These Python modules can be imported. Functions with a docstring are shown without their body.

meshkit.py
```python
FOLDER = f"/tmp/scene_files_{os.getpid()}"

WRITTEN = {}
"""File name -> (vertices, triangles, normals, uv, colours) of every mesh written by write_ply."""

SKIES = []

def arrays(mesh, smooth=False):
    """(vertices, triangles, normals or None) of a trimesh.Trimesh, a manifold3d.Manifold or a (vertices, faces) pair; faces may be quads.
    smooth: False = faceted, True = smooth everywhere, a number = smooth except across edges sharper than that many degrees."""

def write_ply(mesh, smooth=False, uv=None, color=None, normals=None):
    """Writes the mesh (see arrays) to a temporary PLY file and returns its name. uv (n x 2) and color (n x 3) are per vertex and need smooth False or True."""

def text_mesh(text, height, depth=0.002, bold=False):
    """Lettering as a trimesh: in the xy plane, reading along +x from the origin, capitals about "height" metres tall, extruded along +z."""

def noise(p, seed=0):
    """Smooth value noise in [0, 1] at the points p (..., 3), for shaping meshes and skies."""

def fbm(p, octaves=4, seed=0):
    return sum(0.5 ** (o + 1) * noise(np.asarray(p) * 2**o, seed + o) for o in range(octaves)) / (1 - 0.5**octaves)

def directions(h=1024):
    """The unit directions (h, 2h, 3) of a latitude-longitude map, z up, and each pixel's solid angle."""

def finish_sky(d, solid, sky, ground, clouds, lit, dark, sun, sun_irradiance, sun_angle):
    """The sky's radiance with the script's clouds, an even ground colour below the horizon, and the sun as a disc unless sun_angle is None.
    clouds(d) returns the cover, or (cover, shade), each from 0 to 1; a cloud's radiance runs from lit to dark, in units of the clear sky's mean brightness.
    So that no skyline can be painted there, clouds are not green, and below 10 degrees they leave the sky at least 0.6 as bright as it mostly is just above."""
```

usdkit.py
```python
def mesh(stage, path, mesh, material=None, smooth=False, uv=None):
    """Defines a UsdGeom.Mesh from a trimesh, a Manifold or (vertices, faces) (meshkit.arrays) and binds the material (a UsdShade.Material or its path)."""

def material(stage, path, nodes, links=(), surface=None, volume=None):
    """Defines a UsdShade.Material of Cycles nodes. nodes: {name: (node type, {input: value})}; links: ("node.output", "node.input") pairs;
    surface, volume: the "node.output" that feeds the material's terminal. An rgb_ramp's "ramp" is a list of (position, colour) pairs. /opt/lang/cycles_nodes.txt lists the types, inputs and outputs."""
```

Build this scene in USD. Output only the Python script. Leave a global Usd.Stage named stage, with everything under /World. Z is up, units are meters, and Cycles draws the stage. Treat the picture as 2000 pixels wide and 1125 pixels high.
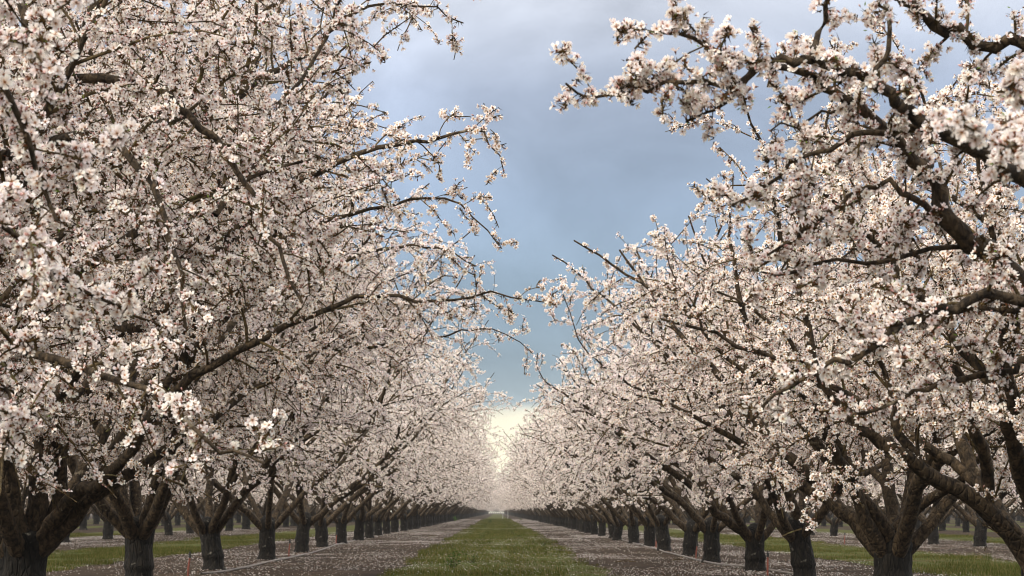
import math
import numpy as np
import trimesh
import usdkit
from meshkit import fbm, noise
from pxr import Gf, Sdf, Usd, UsdGeom, UsdLux, UsdShade, Vt

stage = Usd.Stage.CreateInMemory()
world = UsdGeom.Xform.Define(stage, "/World")
stage.SetDefaultPrim(world.GetPrim())
LOOKS = "/World/Looks"
UsdGeom.Scope.Define(stage, LOOKS)

# ------------------------------------------------------------------ camera, sky, sun, exposure
F, CX, CY, EYE = 4000.0, 970.0, 1000.0, 0.8          # focal length and axis in photo pixels (2000 wide), eye height in metres
cam = UsdGeom.Camera.Define(stage, "/World/camera")
cam.AddTranslateOp().Set(Gf.Vec3d(0, 0, EYE))
cam.AddRotateXYZOp().Set(Gf.Vec3f(90, 0, 0))
cam.CreateFocalLengthAttr(F / 2000 * 36)
cam.CreateHorizontalApertureAttr(36.0)
cam.CreateVerticalApertureAttr(36.0 * 9 / 16)
cam.CreateHorizontalApertureOffsetAttr((1000 - CX) * 36 / 2000)
cam.CreateVerticalApertureOffsetAttr((CY - 562.5) * 36 / 2000)
cam.CreateClippingRangeAttr(Gf.Vec2f(0.05, 5000))
cam.CreateFStopAttr(9.0)
cam.CreateFocusDistanceAttr(17.0)
cam.CreateExposureAttr(1.42)

SUN_DIR = np.array([-0.66, -0.50, 0.60]); SUN_DIR /= np.linalg.norm(SUN_DIR)
sun = UsdLux.DistantLight.Define(stage, "/World/sun")
sun.CreateIntensityAttr(0.4)
sun.CreateAngleAttr(13.0)
sun.CreateNormalizeAttr(True)
sun.CreateColorAttr(Gf.Vec3f(1.0, 0.93, 0.79))
sun.AddRotateXYZOp().Set(Gf.Vec3f(math.degrees(math.acos(SUN_DIR[2])), 0, math.degrees(math.atan2(SUN_DIR[0], -SUN_DIR[1]))))

S = 0.10                                               # sky strength
def cl(c, k=1.0):
    return tuple(k * x / S / CLOUD for x in c)
CLOUD = 25.0
sky_nodes = {
    "tc": ("texture_coordinate", {}),
    "xyz": ("separate_xyz", {}),
    "warp": ("noise_texture", {"scale": 5.0, "detail": 3.0, "roughness": 0.5}),
    "edge": ("math", {"math_type": "multiply_add", "value2": 0.012, "value3": -0.006}),
    "zed": ("math", {"math_type": "add"}),
    "zn": ("math", {"math_type": "multiply", "value2": 1.0}),
    "base": ("rgb_ramp", {"ramp": [
        (0.0, cl((0.344, 0.315, 0.243))), (0.030, cl((0.370, 0.341, 0.255))), (0.050, cl((0.357, 0.328, 0.255))), (0.0540, cl((0.117, 0.145, 0.170))),
        (0.075, cl((0.099, 0.132, 0.170))), (0.110, cl((0.102, 0.138, 0.183))), (0.150, cl((0.117, 0.147, 0.198))),
        (0.200, cl((0.159, 0.179, 0.225))), (0.245, cl((0.260, 0.269, 0.297))), (0.40, cl((0.58, 0.575, 0.57))), (1.0, cl((1.12, 1.07, 1.01)))]}),
    "map": ("mapping", {"scale": (1.0, 1.0, 1.5)}),
    "cloud": ("noise_texture", {"scale": 7.5, "detail": 6.0, "roughness": 0.55, "distortion": 0.5}),
    "cf": ("map_range", {"from_min": 0.35, "from_max": 0.75, "to_min": 0.76, "to_max": 1.40, "clamp": True}),
    "lit": ("mix", {"mix_type": "multiply", "fac": 1.0}),
    "up": ("vector_math", {"vector_math_type": "scale", "scale": CLOUD}),
    "sky": ("sky_texture", {"sky_type": "single_scattering", "sun_disc": False, "sun_elevation": float(math.asin(SUN_DIR[2])),
                            "sun_rotation": float(math.atan2(SUN_DIR[0], SUN_DIR[1]))}),
    "mix": ("mix", {"fac": 0.9}),
    "bg": ("background_shader", {"strength": S}),
}
sky_nodes["up"] = ("vector_math", {"math_type": "scale", "scale": CLOUD})
sky_mat = usdkit.material(stage, LOOKS + "/overcast_sky", sky_nodes, [
    ("tc.generated", "xyz.vector"), ("tc.generated", "map.vector"), ("map.vector", "cloud.vector"), ("map.vector", "warp.vector"),
    ("warp.fac", "edge.value1"), ("edge.value", "zed.value1"), ("xyz.z", "zed.value2"), ("zed.value", "base.fac"),
    ("cloud.fac", "cf.value"), ("base.color", "lit.color1"), ("cf.result", "lit.color2"), ("lit.color", "up.vector1"),
    ("sky.color", "mix.color1"), ("up.vector", "mix.color2"), ("mix.color", "bg.color")], surface="bg.background")
dome = UsdLux.DomeLight.Define(stage, "/World/sky")
UsdShade.MaterialBindingAPI.Apply(dome.GetPrim()).Bind(sky_mat)
dome.GetPrim().SetCustomDataByKey("kind", "structure")

# ------------------------------------------------------------------ helpers
taken = {}
def numbered(parent, name):
    k = taken.get((parent, name), 0); taken[(parent, name)] = k + 1
    return f"{parent}/{name}" if k == 0 else f"{parent}/{name}_{k:03d}"

def tag(prim, label=None, category=None, group=None, kind=None):
    for k, v in (("label", label), ("category", category), ("group", group), ("kind", kind)):
        if v:
            prim.SetCustomDataByKey(k, v)

def thing(name, loc, rz=0.0, scale=1.0, **t):
    x = UsdGeom.Xform.Define(stage, numbered("/World", name))
    x.AddTranslateOp().Set(Gf.Vec3d(*map(float, loc))); x.AddRotateZOp().Set(float(rz)); x.AddScaleOp().Set(Gf.Vec3f(scale, scale, scale))
    tag(x.GetPrim(), **t)
    return x.GetPrim()

def obj(name, mesh, mat, parent=None, smooth=False, colors=None, **t):
    path = numbered(str(parent.GetPath()) if parent else "/World", name)
    m = usdkit.mesh(stage, path, mesh, mat, smooth=smooth)
    if colors is not None:
        UsdGeom.PrimvarsAPI(m).CreatePrimvar("col", Sdf.ValueTypeNames.Color3fArray, "vertex").Set(Vt.Vec3fArray.FromNumpy(colors.astype(np.float32)))
    tag(m.GetPrim(), **t)
    return m.GetPrim()

def copy_of(root, loc, rz, scale, **t):
    x = thing(root.GetName().rstrip("0123456789").rstrip("_"), loc, rz, scale, **t)
    x.GetReferences().AddInternalReference(root.GetPath())
    x.SetInstanceable(True)
    return x

def joined(parts):
    n, V, Fc = 0, [], []
    for v, f in parts:
        V.append(v); Fc.append(f + n); n += len(v)
    return np.vstack(V), np.vstack(Fc)

def unit(v):
    v = np.asarray(v, float)
    return v / (np.linalg.norm(v, axis=-1, keepdims=True) + 1e-12)

def tube(p, r, sides=6, cap=True):
    p = np.asarray(p, float); r = np.broadcast_to(np.asarray(r, float), (len(p),))
    t = unit(np.gradient(p, axis=0))
    ref = np.array([0.31, 0.17, 0.94]) if abs(t[0, 2]) < 0.8 else np.array([0.96, 0.2, 0.1])
    a = unit(np.cross(t, ref)); b = np.cross(t, a)
    ang = np.arange(sides) * 2 * np.pi / sides
    v = (p[:, None] + r[:, None, None] * (np.cos(ang)[None, :, None] * a[:, None] + np.sin(ang)[None, :, None] * b[:, None])).reshape(-1, 3)
    i = np.arange(len(p) - 1)[:, None] * sides; j = np.arange(sides)[None]; k = (j + 1) % sides
    q = np.stack([i + j, i + k, i + sides + k, i + sides + j], -1).reshape(-1, 4)
    f = np.vstack([q[:, [0, 1, 2]], q[:, [0, 2, 3]]])
    if cap:
        v = np.vstack([v, p[-1] + t[-1] * r[-1] * 0.8]); e = len(v) - 1; s = (len(p) - 1) * sides
        f = np.vstack([f, np.stack([s + j[0], s + k[0], np.full(sides, e)], 1)])
    return v, f

def pix(px, py, d):                                    # a point of the place, read off the photograph at its own distance
    return np.array([(px - CX) / F * d, d, EYE - (py - CY) / F * d])

# ------------------------------------------------------------------ materials
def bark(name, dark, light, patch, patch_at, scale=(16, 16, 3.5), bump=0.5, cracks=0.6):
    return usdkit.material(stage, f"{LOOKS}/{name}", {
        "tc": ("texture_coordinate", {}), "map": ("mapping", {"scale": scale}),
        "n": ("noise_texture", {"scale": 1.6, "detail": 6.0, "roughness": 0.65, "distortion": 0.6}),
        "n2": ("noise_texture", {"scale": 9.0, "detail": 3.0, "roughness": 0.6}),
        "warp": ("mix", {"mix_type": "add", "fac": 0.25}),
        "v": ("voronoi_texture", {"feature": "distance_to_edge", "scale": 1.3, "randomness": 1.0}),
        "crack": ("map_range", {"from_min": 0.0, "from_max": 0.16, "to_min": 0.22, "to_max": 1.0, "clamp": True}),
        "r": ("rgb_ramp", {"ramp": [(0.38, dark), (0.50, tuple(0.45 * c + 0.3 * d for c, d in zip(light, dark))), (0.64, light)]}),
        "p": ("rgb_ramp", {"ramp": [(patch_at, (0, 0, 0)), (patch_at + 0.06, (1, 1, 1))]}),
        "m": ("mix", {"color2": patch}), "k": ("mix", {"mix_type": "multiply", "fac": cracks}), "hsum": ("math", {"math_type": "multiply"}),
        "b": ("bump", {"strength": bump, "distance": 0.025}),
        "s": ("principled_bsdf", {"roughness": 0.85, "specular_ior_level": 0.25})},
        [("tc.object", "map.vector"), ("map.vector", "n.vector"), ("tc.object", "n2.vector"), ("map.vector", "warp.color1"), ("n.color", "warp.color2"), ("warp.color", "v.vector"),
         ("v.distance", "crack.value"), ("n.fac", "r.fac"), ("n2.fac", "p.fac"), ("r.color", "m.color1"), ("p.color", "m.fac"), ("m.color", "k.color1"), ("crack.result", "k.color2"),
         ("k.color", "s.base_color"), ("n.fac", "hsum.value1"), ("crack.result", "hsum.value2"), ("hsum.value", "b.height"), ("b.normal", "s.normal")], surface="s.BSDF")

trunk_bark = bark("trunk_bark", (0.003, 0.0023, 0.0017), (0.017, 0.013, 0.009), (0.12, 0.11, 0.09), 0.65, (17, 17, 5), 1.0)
limb_bark = bark("limb_bark", (0.011, 0.007, 0.0038), (0.080, 0.054, 0.030), (0.16, 0.13, 0.09), 0.65, (15, 15, 9), 0.8, 0.10)
twig_bark = bark("twig_bark", (0.024, 0.016, 0.006), (0.112, 0.076, 0.030), (0.095, 0.085, 0.032), 0.60, (14, 14, 14), 0.2, 0.0)

def coloured(name, translucent, vary=0.0):
    return usdkit.material(stage, f"{LOOKS}/{name}", {
        "a": ("attribute", {"attribute": "col"}), "o": ("object_info", {}), "v": ("map_range", {"from_min": 0.0, "from_max": 1.0, "to_min": 1.0 - vary, "to_max": 1.0}),
        "c": ("mix", {"mix_type": "multiply", "fac": 1.0}), "d": ("diffuse_bsdf", {}), "t": ("translucent_bsdf", {}), "x": ("mix_closure", {"fac": translucent})},
        [("o.random", "v.value"), ("a.color", "c.color1"), ("v.result", "c.color2"), ("c.color", "d.color"), ("c.color", "t.color"), ("d.BSDF", "x.closure1"), ("t.BSDF", "x.closure2")], surface="x.closure")
petal_mat = coloured("blossom_petals", 0.34, 0.10)
leaf_mat = coloured("green_blades", 0.35, 0.35)
litter_mat = coloured("fallen_petals", 0.1, 0.2)

soil_mat = usdkit.material(stage, LOOKS + "/petal_strewn_soil", {
    "tc": ("texture_coordinate", {}),
    "n": ("noise_texture", {"scale": 1.1, "detail": 6.0, "roughness": 0.6}), "n2": ("noise_texture", {"scale": 40.0, "detail": 3.0, "roughness": 0.7}),
    "soil": ("rgb_ramp", {"ramp": [(0.3, (0.016, 0.0105, 0.007)), (0.7, (0.048, 0.032, 0.020))]}),
    "soil2": ("mix", {"mix_type": "overlay", "fac": 0.7}),
    "v": ("voronoi_texture", {"scale": 34.0, "randomness": 1.0}),
    "thr": ("math", {"math_type": "multiply_add", "value2": 0.52, "value3": -0.155}),
    "on": ("math", {"math_type": "less_than"}),
    "pc": ("mix", {"color1": (0.09, 0.066, 0.05), "color2": (0.34, 0.30, 0.275)}),
    "m": ("mix", {}), "b": ("bump", {"strength": 0.6, "distance": 0.02}),
    "s": ("principled_bsdf", {"roughness": 0.95, "specular_ior_level": 0.1})},
    [("tc.object", "n.vector"), ("tc.object", "n2.vector"), ("tc.object", "v.vector"), ("n.fac", "soil.fac"), ("soil.color", "soil2.color1"), ("n2.color", "soil2.color2"),
     ("n.fac", "thr.value1"), ("v.distance", "on.value1"), ("thr.value", "on.value2"), ("v.color", "pc.fac"), ("on.value", "m.fac"), ("soil2.color", "m.color1"),
     ("pc.color", "m.color2"), ("m.color", "s.base_color"), ("n2.fac", "b.height"), ("b.normal", "s.normal")], surface="s.BSDF")
turf_mat = usdkit.material(stage, LOOKS + "/mown_turf", {
    "tc": ("texture_coordinate", {}), "n": ("noise_texture", {"scale": 0.9, "detail": 6.0, "roughness": 0.65}), "n2": ("noise_texture", {"scale": 30.0, "detail": 3.0}),
    "r": ("rgb_ramp", {"ramp": [(0.36, (0.070, 0.050, 0.020)), (0.47, (0.052, 0.054, 0.014)), (0.62, (0.062, 0.076, 0.017))]}),
    "m": ("mix", {"mix_type": "overlay", "fac": 0.5}), "b": ("bump", {"strength": 0.8, "distance": 0.03}),
    "s": ("principled_bsdf", {"roughness": 0.95, "specular_ior_level": 0.1})},
    [("tc.object", "n.vector"), ("tc.object", "n2.vector"), ("n.fac", "r.fac"), ("r.color", "m.color1"), ("n2.color", "m.color2"), ("m.color", "s.base_color"),
     ("n2.fac", "b.height"), ("b.normal", "s.normal")], surface="s.BSDF")
def plain(name, colour, rough=0.6):
    return usdkit.material(stage, f"{LOOKS}/{name}", {
        "tc": ("texture_coordinate", {}), "n": ("noise_texture", {"scale": 25.0, "detail": 4.0}),
        "r": ("rgb_ramp", {"ramp": [(0.3, tuple(0.65 * c for c in colour)), (0.7, tuple(1.15 * c for c in colour))]}), "s": ("principled_bsdf", {"roughness": rough})},
        [("tc.object", "n.vector"), ("n.fac", "r.fac"), ("r.color", "s.base_color")], surface="s.BSDF")
orange_plastic = plain("weathered_orange_plastic", (0.17, 0.042, 0.024))
black_plastic = plain("black_plastic", (0.02, 0.02, 0.02))
hose_plastic = plain("dusty_hose", (0.16, 0.14, 0.125))
white_paint = plain("white_paint", (0.35, 0.35, 0.33))

# ------------------------------------------------------------------ ground
XL, XR, ROW = -3.84, 3.48, 7.32
gx = np.concatenate([[-480, -240, -120], np.arange(-45, 45.1, 1.0), [120, 240, 480]])
gy = np.concatenate([[-110, -60, -20], np.arange(0, 140.1, 1.0), np.arange(150, 420, 15), [600, 1000, 1500]])
GX, GY = np.meshgrid(gx, gy)
def ground_z(x, y):
    rowmid = np.abs((np.asarray(x, float) - XL) / ROW - np.round((np.asarray(x, float) - XL) / ROW)) * 2    # 0 at a tree row, 1 between rows
    return 0.05 * (1 - rowmid) ** 1.5 + 0.03 * (noise(np.stack([np.asarray(x, float) * 0.5, np.asarray(y, float) * 0.35, np.zeros_like(np.asarray(x, float))], -1), 3) - 0.5) - 0.03
gv = np.stack([GX, GY, ground_z(GX, GY)], -1).reshape(-1, 3)
w = len(gx); ii, jj = np.meshgrid(np.arange(len(gy) - 1), np.arange(w - 1), indexing="ij"); q = ii * w + jj
gq = np.stack([q, q + 1, q + w + 1, q + w], -1).reshape(-1, 4)
obj("ground", (gv, gq), soil_mat, smooth=True, kind="structure")
MIDS = [XL + ROW * (k + 0.5) + (0.20 if k == 0 else 0.0) for k in range(-8, 9)]
HALF = 1.36
rng = np.random.default_rng(5)
for mx in MIDS:
    if abs(mx) > 45: continue
    ys = np.concatenate([np.arange(2, 130, 0.7), np.arange(130, 890, 6.0)])
    wob = lambda s: HALF + 0.22 * (fbm(np.stack([ys * 0.25, ys * 0 + mx, ys * 0 + s], -1), 3, 4) - 0.5) * 2
    cols = np.linspace(-1, 1, 7); W0, W1 = wob(0.0), wob(9.0)
    xs = mx + np.where(cols[None] < 0, cols[None] * W0[:, None], cols[None] * W1[:, None])
    Y = np.repeat(ys[:, None], 7, 1)
    z = ground_z(xs, Y) + 0.022 - 0.018 * np.abs(cols[None]) ** 4
    i2, j2 = np.meshgrid(np.arange(len(ys) - 1), np.arange(6), indexing="ij"); qq = i2 * 7 + j2
    obj("grass_strip", (np.stack([xs, Y, z], -1).reshape(-1, 3), np.stack([qq, qq + 1, qq + 8, qq + 7], -1).reshape(-1, 4)), turf_mat, smooth=True, kind="structure")

# ------------------------------------------------------------------ blossoms
def flower_template(quality, cup, seed):
    """One open almond blossom of radius 1: petals, a disc of stamens and a calyx; +z looks out of the flower."""
    g = np.random.default_rng(seed); V, Fc, C = [], [], []
    white, rim, throat = (1.0, 1.0, 1.0), (1.0, 0.99, 0.99), (0.86, 0.68, 0.58)
    for k in range(5):
        a = k * 2 * np.pi / 5 + g.normal(0, 0.10); c = cup + g.normal(0, 0.14); tw = g.normal(0, 0.16); s = g.uniform(0.88, 1.08)
        if quality == 2: rows = [(0.10, 0, 0), (0.45, 0.27, 1), (0.80, 0.36, 1), (0.99, 0.20, 2), (0.88, 0.0, 2), (0.99, -0.20, 2), (0.80, -0.36, 1), (0.45, -0.27, 1)]
        elif quality == 1: rows = [(0.10, 0, 0), (0.60, 0.36, 1), (0.97, 0.22, 2), (0.97, -0.22, 2), (0.60, -0.36, 1)]
        elif quality == 0: rows = [(0.08, 0, 0), (0.70, 0.42, 1), (1.05, 0.0, 2), (0.70, -0.42, 1)]
        else: rows = [(0.02, 0, 0), (0.95, 0.42, 1), (0.95, -0.42, 1)]
        base = len(V)
        for x, y, kind in rows:
            z = c * x ** 1.5 + tw * y - 0.25 * y * y
            x *= s
            V.append((x * math.cos(a) - y * math.sin(a), x * math.sin(a) + y * math.cos(a), z)); C.append((throat, white, rim)[kind])
        Fc += [(base, base + i, base + i + 1) for i in range(1, len(rows) - 1)]
    base = len(V)                                       # stamens: a small star
    if quality < 1:
        for k in range(3):
            a = k * 2.1 + 0.4; V.append((0.27 * math.cos(a), 0.27 * math.sin(a), 0.16)); C.append((0.62, 0.34, 0.20))
        Fc.append((base, base + 1, base + 2))
    else:
        m = 9 if quality == 2 else 3
        V.append((0, 0, 0.05)); C.append((0.42, 0.17, 0.09))
        for k in range(m * 2):
            a = k * np.pi / m; r = (0.36 if k % 2 else 0.10) * g.uniform(0.8, 1.1)
            V.append((r * math.cos(a), r * math.sin(a), 0.10 + (0.26 if k % 2 else 0.0))); C.append((0.80, 0.55, 0.22) if k % 2 else (0.50, 0.24, 0.12))
        Fc += [(base, base + 1 + k, base + 1 + (k + 1) % (2 * m)) for k in range(2 * m)] if quality == 2 else [(base, base + 2, base + 4), (base, base + 4, base + 6), (base, base + 6, base + 2)]
    base = len(V); sides = 5 if quality == 2 else 3 if quality == 1 else 2      # calyx and stalk
    V.append((0, 0, -0.75)); C.append((0.12, 0.07, 0.03))
    for k in range(sides):
        a = k * 2 * np.pi / sides; V.append((0.24 * math.cos(a), 0.24 * math.sin(a), 0.02)); C.append((0.26, 0.10, 0.055))
    Fc += [(base, base + 1 + (k + 1) % sides, base + 1 + k) for k in range(sides)]
    return np.array(V), np.array(Fc), np.array(C)

def bud_template(seed, green=False):
    v = np.array([(0, 0, 0.75), (0.26, 0, 0.3), (0, 0.26, 0.3), (-0.26, 0, 0.3), (0, -0.26, 0.3), (0, 0, -0.6)], float)
    f = np.array([(0, 1, 2), (0, 2, 3), (0, 3, 4), (0, 4, 1), (5, 2, 1), (5, 3, 2), (5, 4, 3), (5, 1, 4)])
    c = np.array([(0.95, 0.74, 0.72)] + [(0.62, 0.36, 0.33)] * 4 + [(0.13, 0.065, 0.03)])
    return v, f, c

def leaf_template():
    v = np.array([(0, 0, -0.5), (0.22, 0.1, 0.2), (0, 0.0, 1.0), (-0.22, 0.1, 0.2)], float)
    return v, np.array([(0, 1, 2), (0, 2, 3)]), np.array([(0.13, 0.20, 0.04)] * 2 + [(0.22, 0.32, 0.06)] + [(0.16, 0.26, 0.05)])

TEMPL = {q: [flower_template(q, c, 10 + i) for i, c in enumerate((0.18, 0.35, 0.55, 0.85))] + [bud_template(1)] + [leaf_template()] for q in (-1, 0, 1, 2)}

def frames(n, g):
    n = unit(n); a = unit(np.cross(n, unit(g.normal(size=n.shape)))); b = np.cross(n, a)
    return a, b, n

def flowers(C, N, size, quality, g, leafy=0.035, budy=0.13):
    """All the blossoms at C as one (vertices, faces), colours."""
    kinds = g.choice(6, size=len(C), p=[0.26, 0.30, 0.22, 0.22 - budy - leafy + 0.0, budy, leafy] if budy + leafy < 0.22 else None)
    a, b, n = frames(N, g)
    tone = np.stack([np.full(len(C), 0.90), *(0.866 + 0.018 * g.normal(size=(1, len(C)))), *(0.838 + 0.020 * g.normal(size=(1, len(C))))], 1) * g.uniform(0.93, 1.02, (len(C), 1))
    V, Fc, K, at = [], [], [], 0
    for k in range(6):
        idx = np.nonzero(kinds == k)[0]
        if not len(idx): continue
        tv, tf, tcl = TEMPL[quality][k]
        s = size[idx][:, None, None] * (0.75 if k == 5 else 1.0)
        v = C[idx][:, None] + s * (tv[None, :, :1] * a[idx][:, None] + tv[None, :, 1:2] * b[idx][:, None] + tv[None, :, 2:] * n[idx][:, None])
        V.append(v.reshape(-1, 3)); K.append((tcl[None] * (tone[idx][:, None] if k < 5 else np.ones((len(idx), 1, 1)))).reshape(-1, 3))
        Fc.append((tf[None] + (at + np.arange(len(idx)) * len(tv))[:, None, None]).reshape(-1, 3)); at += len(idx) * len(tv)
    return (np.vstack(V), np.vstack(Fc)), np.clip(np.vstack(K), 0, 0.9)

def spur_mesh(A, B, g, r=0.0028):
    d = unit(B - A); a = unit(np.cross(d, unit(g.normal(size=d.shape)))); b = np.cross(d, a); n = len(A)
    ring = [A + r * (math.cos(x) * a + math.sin(x) * b) for x in (0, 2.1, 4.2)]
    v = np.stack(ring + [B + d * 0.006], 1).reshape(-1, 3); o = (np.arange(n) * 4)[:, None, None]
    return v, (np.array([[0, 1, 3], [1, 2, 3], [2, 0, 3]])[None] + o).reshape(-1, 3)

def spray(seed, quality, n):
    """A spur with n blossoms and buds round it: +z leaves the twig, x runs along it."""
    g = np.random.default_rng(seed); k = n
    C = np.stack([g.normal(0, 0.024, k), g.normal(0, 0.013, k), g.uniform(0.004, 0.034, k)], 1)
    N = unit(C * [0.7, 1.2, 1.0] + g.normal(0, 0.010, (k, 3)) + [0, 0, 0.004])
    (v, f), c = flowers(C, N, 0.0118 + 0.0086 * g.random(k) ** 0.6, quality, g, 0.04, 0.15)
    V, Fc, K = [v], [f], [c]; at = len(v)
    for q in range(4):                                   # dark knobbly spur
        a = np.array([g.normal(0, 0.012), 0, -0.002]); b = a + np.array([g.normal(0, 0.010), g.normal(0, 0.010), g.uniform(0.012, 0.034)])
        sv, sf = spur_mesh(a[None], b[None], g, 0.0030); V.append(sv); Fc.append(sf + at); at += len(sv)
        K.append(np.repeat([[0.085, 0.052, 0.022]], len(sv), 0))
    return (np.vstack(V), np.vstack(Fc)), np.vstack(K)

# ------------------------------------------------------------------ trees
def bezier(p0, p1, p2, p3, n):
    t = np.linspace(0, 1, n)[:, None]
    return (1 - t) ** 3 * p0 + 3 * (1 - t) ** 2 * t * p1 + 3 * (1 - t) * t * t * p2 + t ** 3 * p3

def spline(pts, step):
    """A smooth curve through the points, about one point every step metres."""
    pts = np.asarray(pts, float)
    if len(pts) < 3: pts = np.vstack([pts[0], pts.mean(0), pts[-1]])
    ext = np.vstack([2 * pts[0] - pts[1], pts, 2 * pts[-1] - pts[-2]]); out = []
    for a, b, c, d in zip(ext, ext[1:], ext[2:], ext[3:]):
        n = max(2, int(np.linalg.norm(c - b) / step)); t = np.linspace(0, 1, n, endpoint=False)[:, None]
        out.append(0.5 * (2 * b + (c - a) * t + (2 * a - 5 * b + 4 * c - d) * t * t + (3 * b - a - 3 * c + d) * t ** 3))
    return np.vstack(out + [pts[-1:]])

def wander(g, p0, d0, length, n, wob, droop, inside=None):
    """A branch growing from p0 along d0 that wobbles and sinks towards its tip."""
    p, d, out, step = np.array(p0, float), unit(d0), [np.array(p0, float)], length / n
    for k in range(n):
        d = unit(d + g.normal(0, wob, 3) + np.array([0, 0, -droop * (k / n)]))
        p = p + d * step
        if inside is not None and not inside(p): break
        out.append(p.copy())
    return np.array(out)

def arcs(p):
    s = np.concatenate([[0], np.cumsum(np.linalg.norm(np.diff(p, axis=0), axis=1))])
    return s

def along(p, s_at):
    s = arcs(p)
    pos = np.stack([np.interp(s_at, s, p[:, k]) for k in range(3)], 1)
    nxt = np.stack([np.interp(np.minimum(s_at + 0.03, s[-1]), s, p[:, k]) for k in range(3)], 1)
    prv = np.stack([np.interp(np.maximum(s_at - 0.03, 0), s, p[:, k]) for k in range(3)], 1)
    return pos, unit(nxt - prv)

def dome(rad, top, seed, low=0.95, mid=1.6):
    ph = np.random.default_rng(seed).uniform(0, 6.28, 6)
    def inside(p):
        az = math.atan2(p[1], p[0])
        k = 1 + 0.10 * math.sin(2 * az + ph[0]) + 0.09 * math.sin(3 * az + ph[1]) + 0.07 * math.sin(5 * az + ph[2] + 2 * p[2]) + 0.05 * math.sin(9 * az + ph[3] + 3.1 * p[2])
        r = math.hypot(p[0], p[1]) / (rad * k)
        z = (p[2] - mid) / ((top - mid) * (1 + 0.6 * (k - 1))) if p[2] > mid else (mid - p[2]) / (mid - low)
        return r * r + (abs(z) ** 2.6 if p[2] > mid else 0.35 * z ** 4) < 1.0 and p[2] > low
    return inside

class Tree:
    pass

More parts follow.
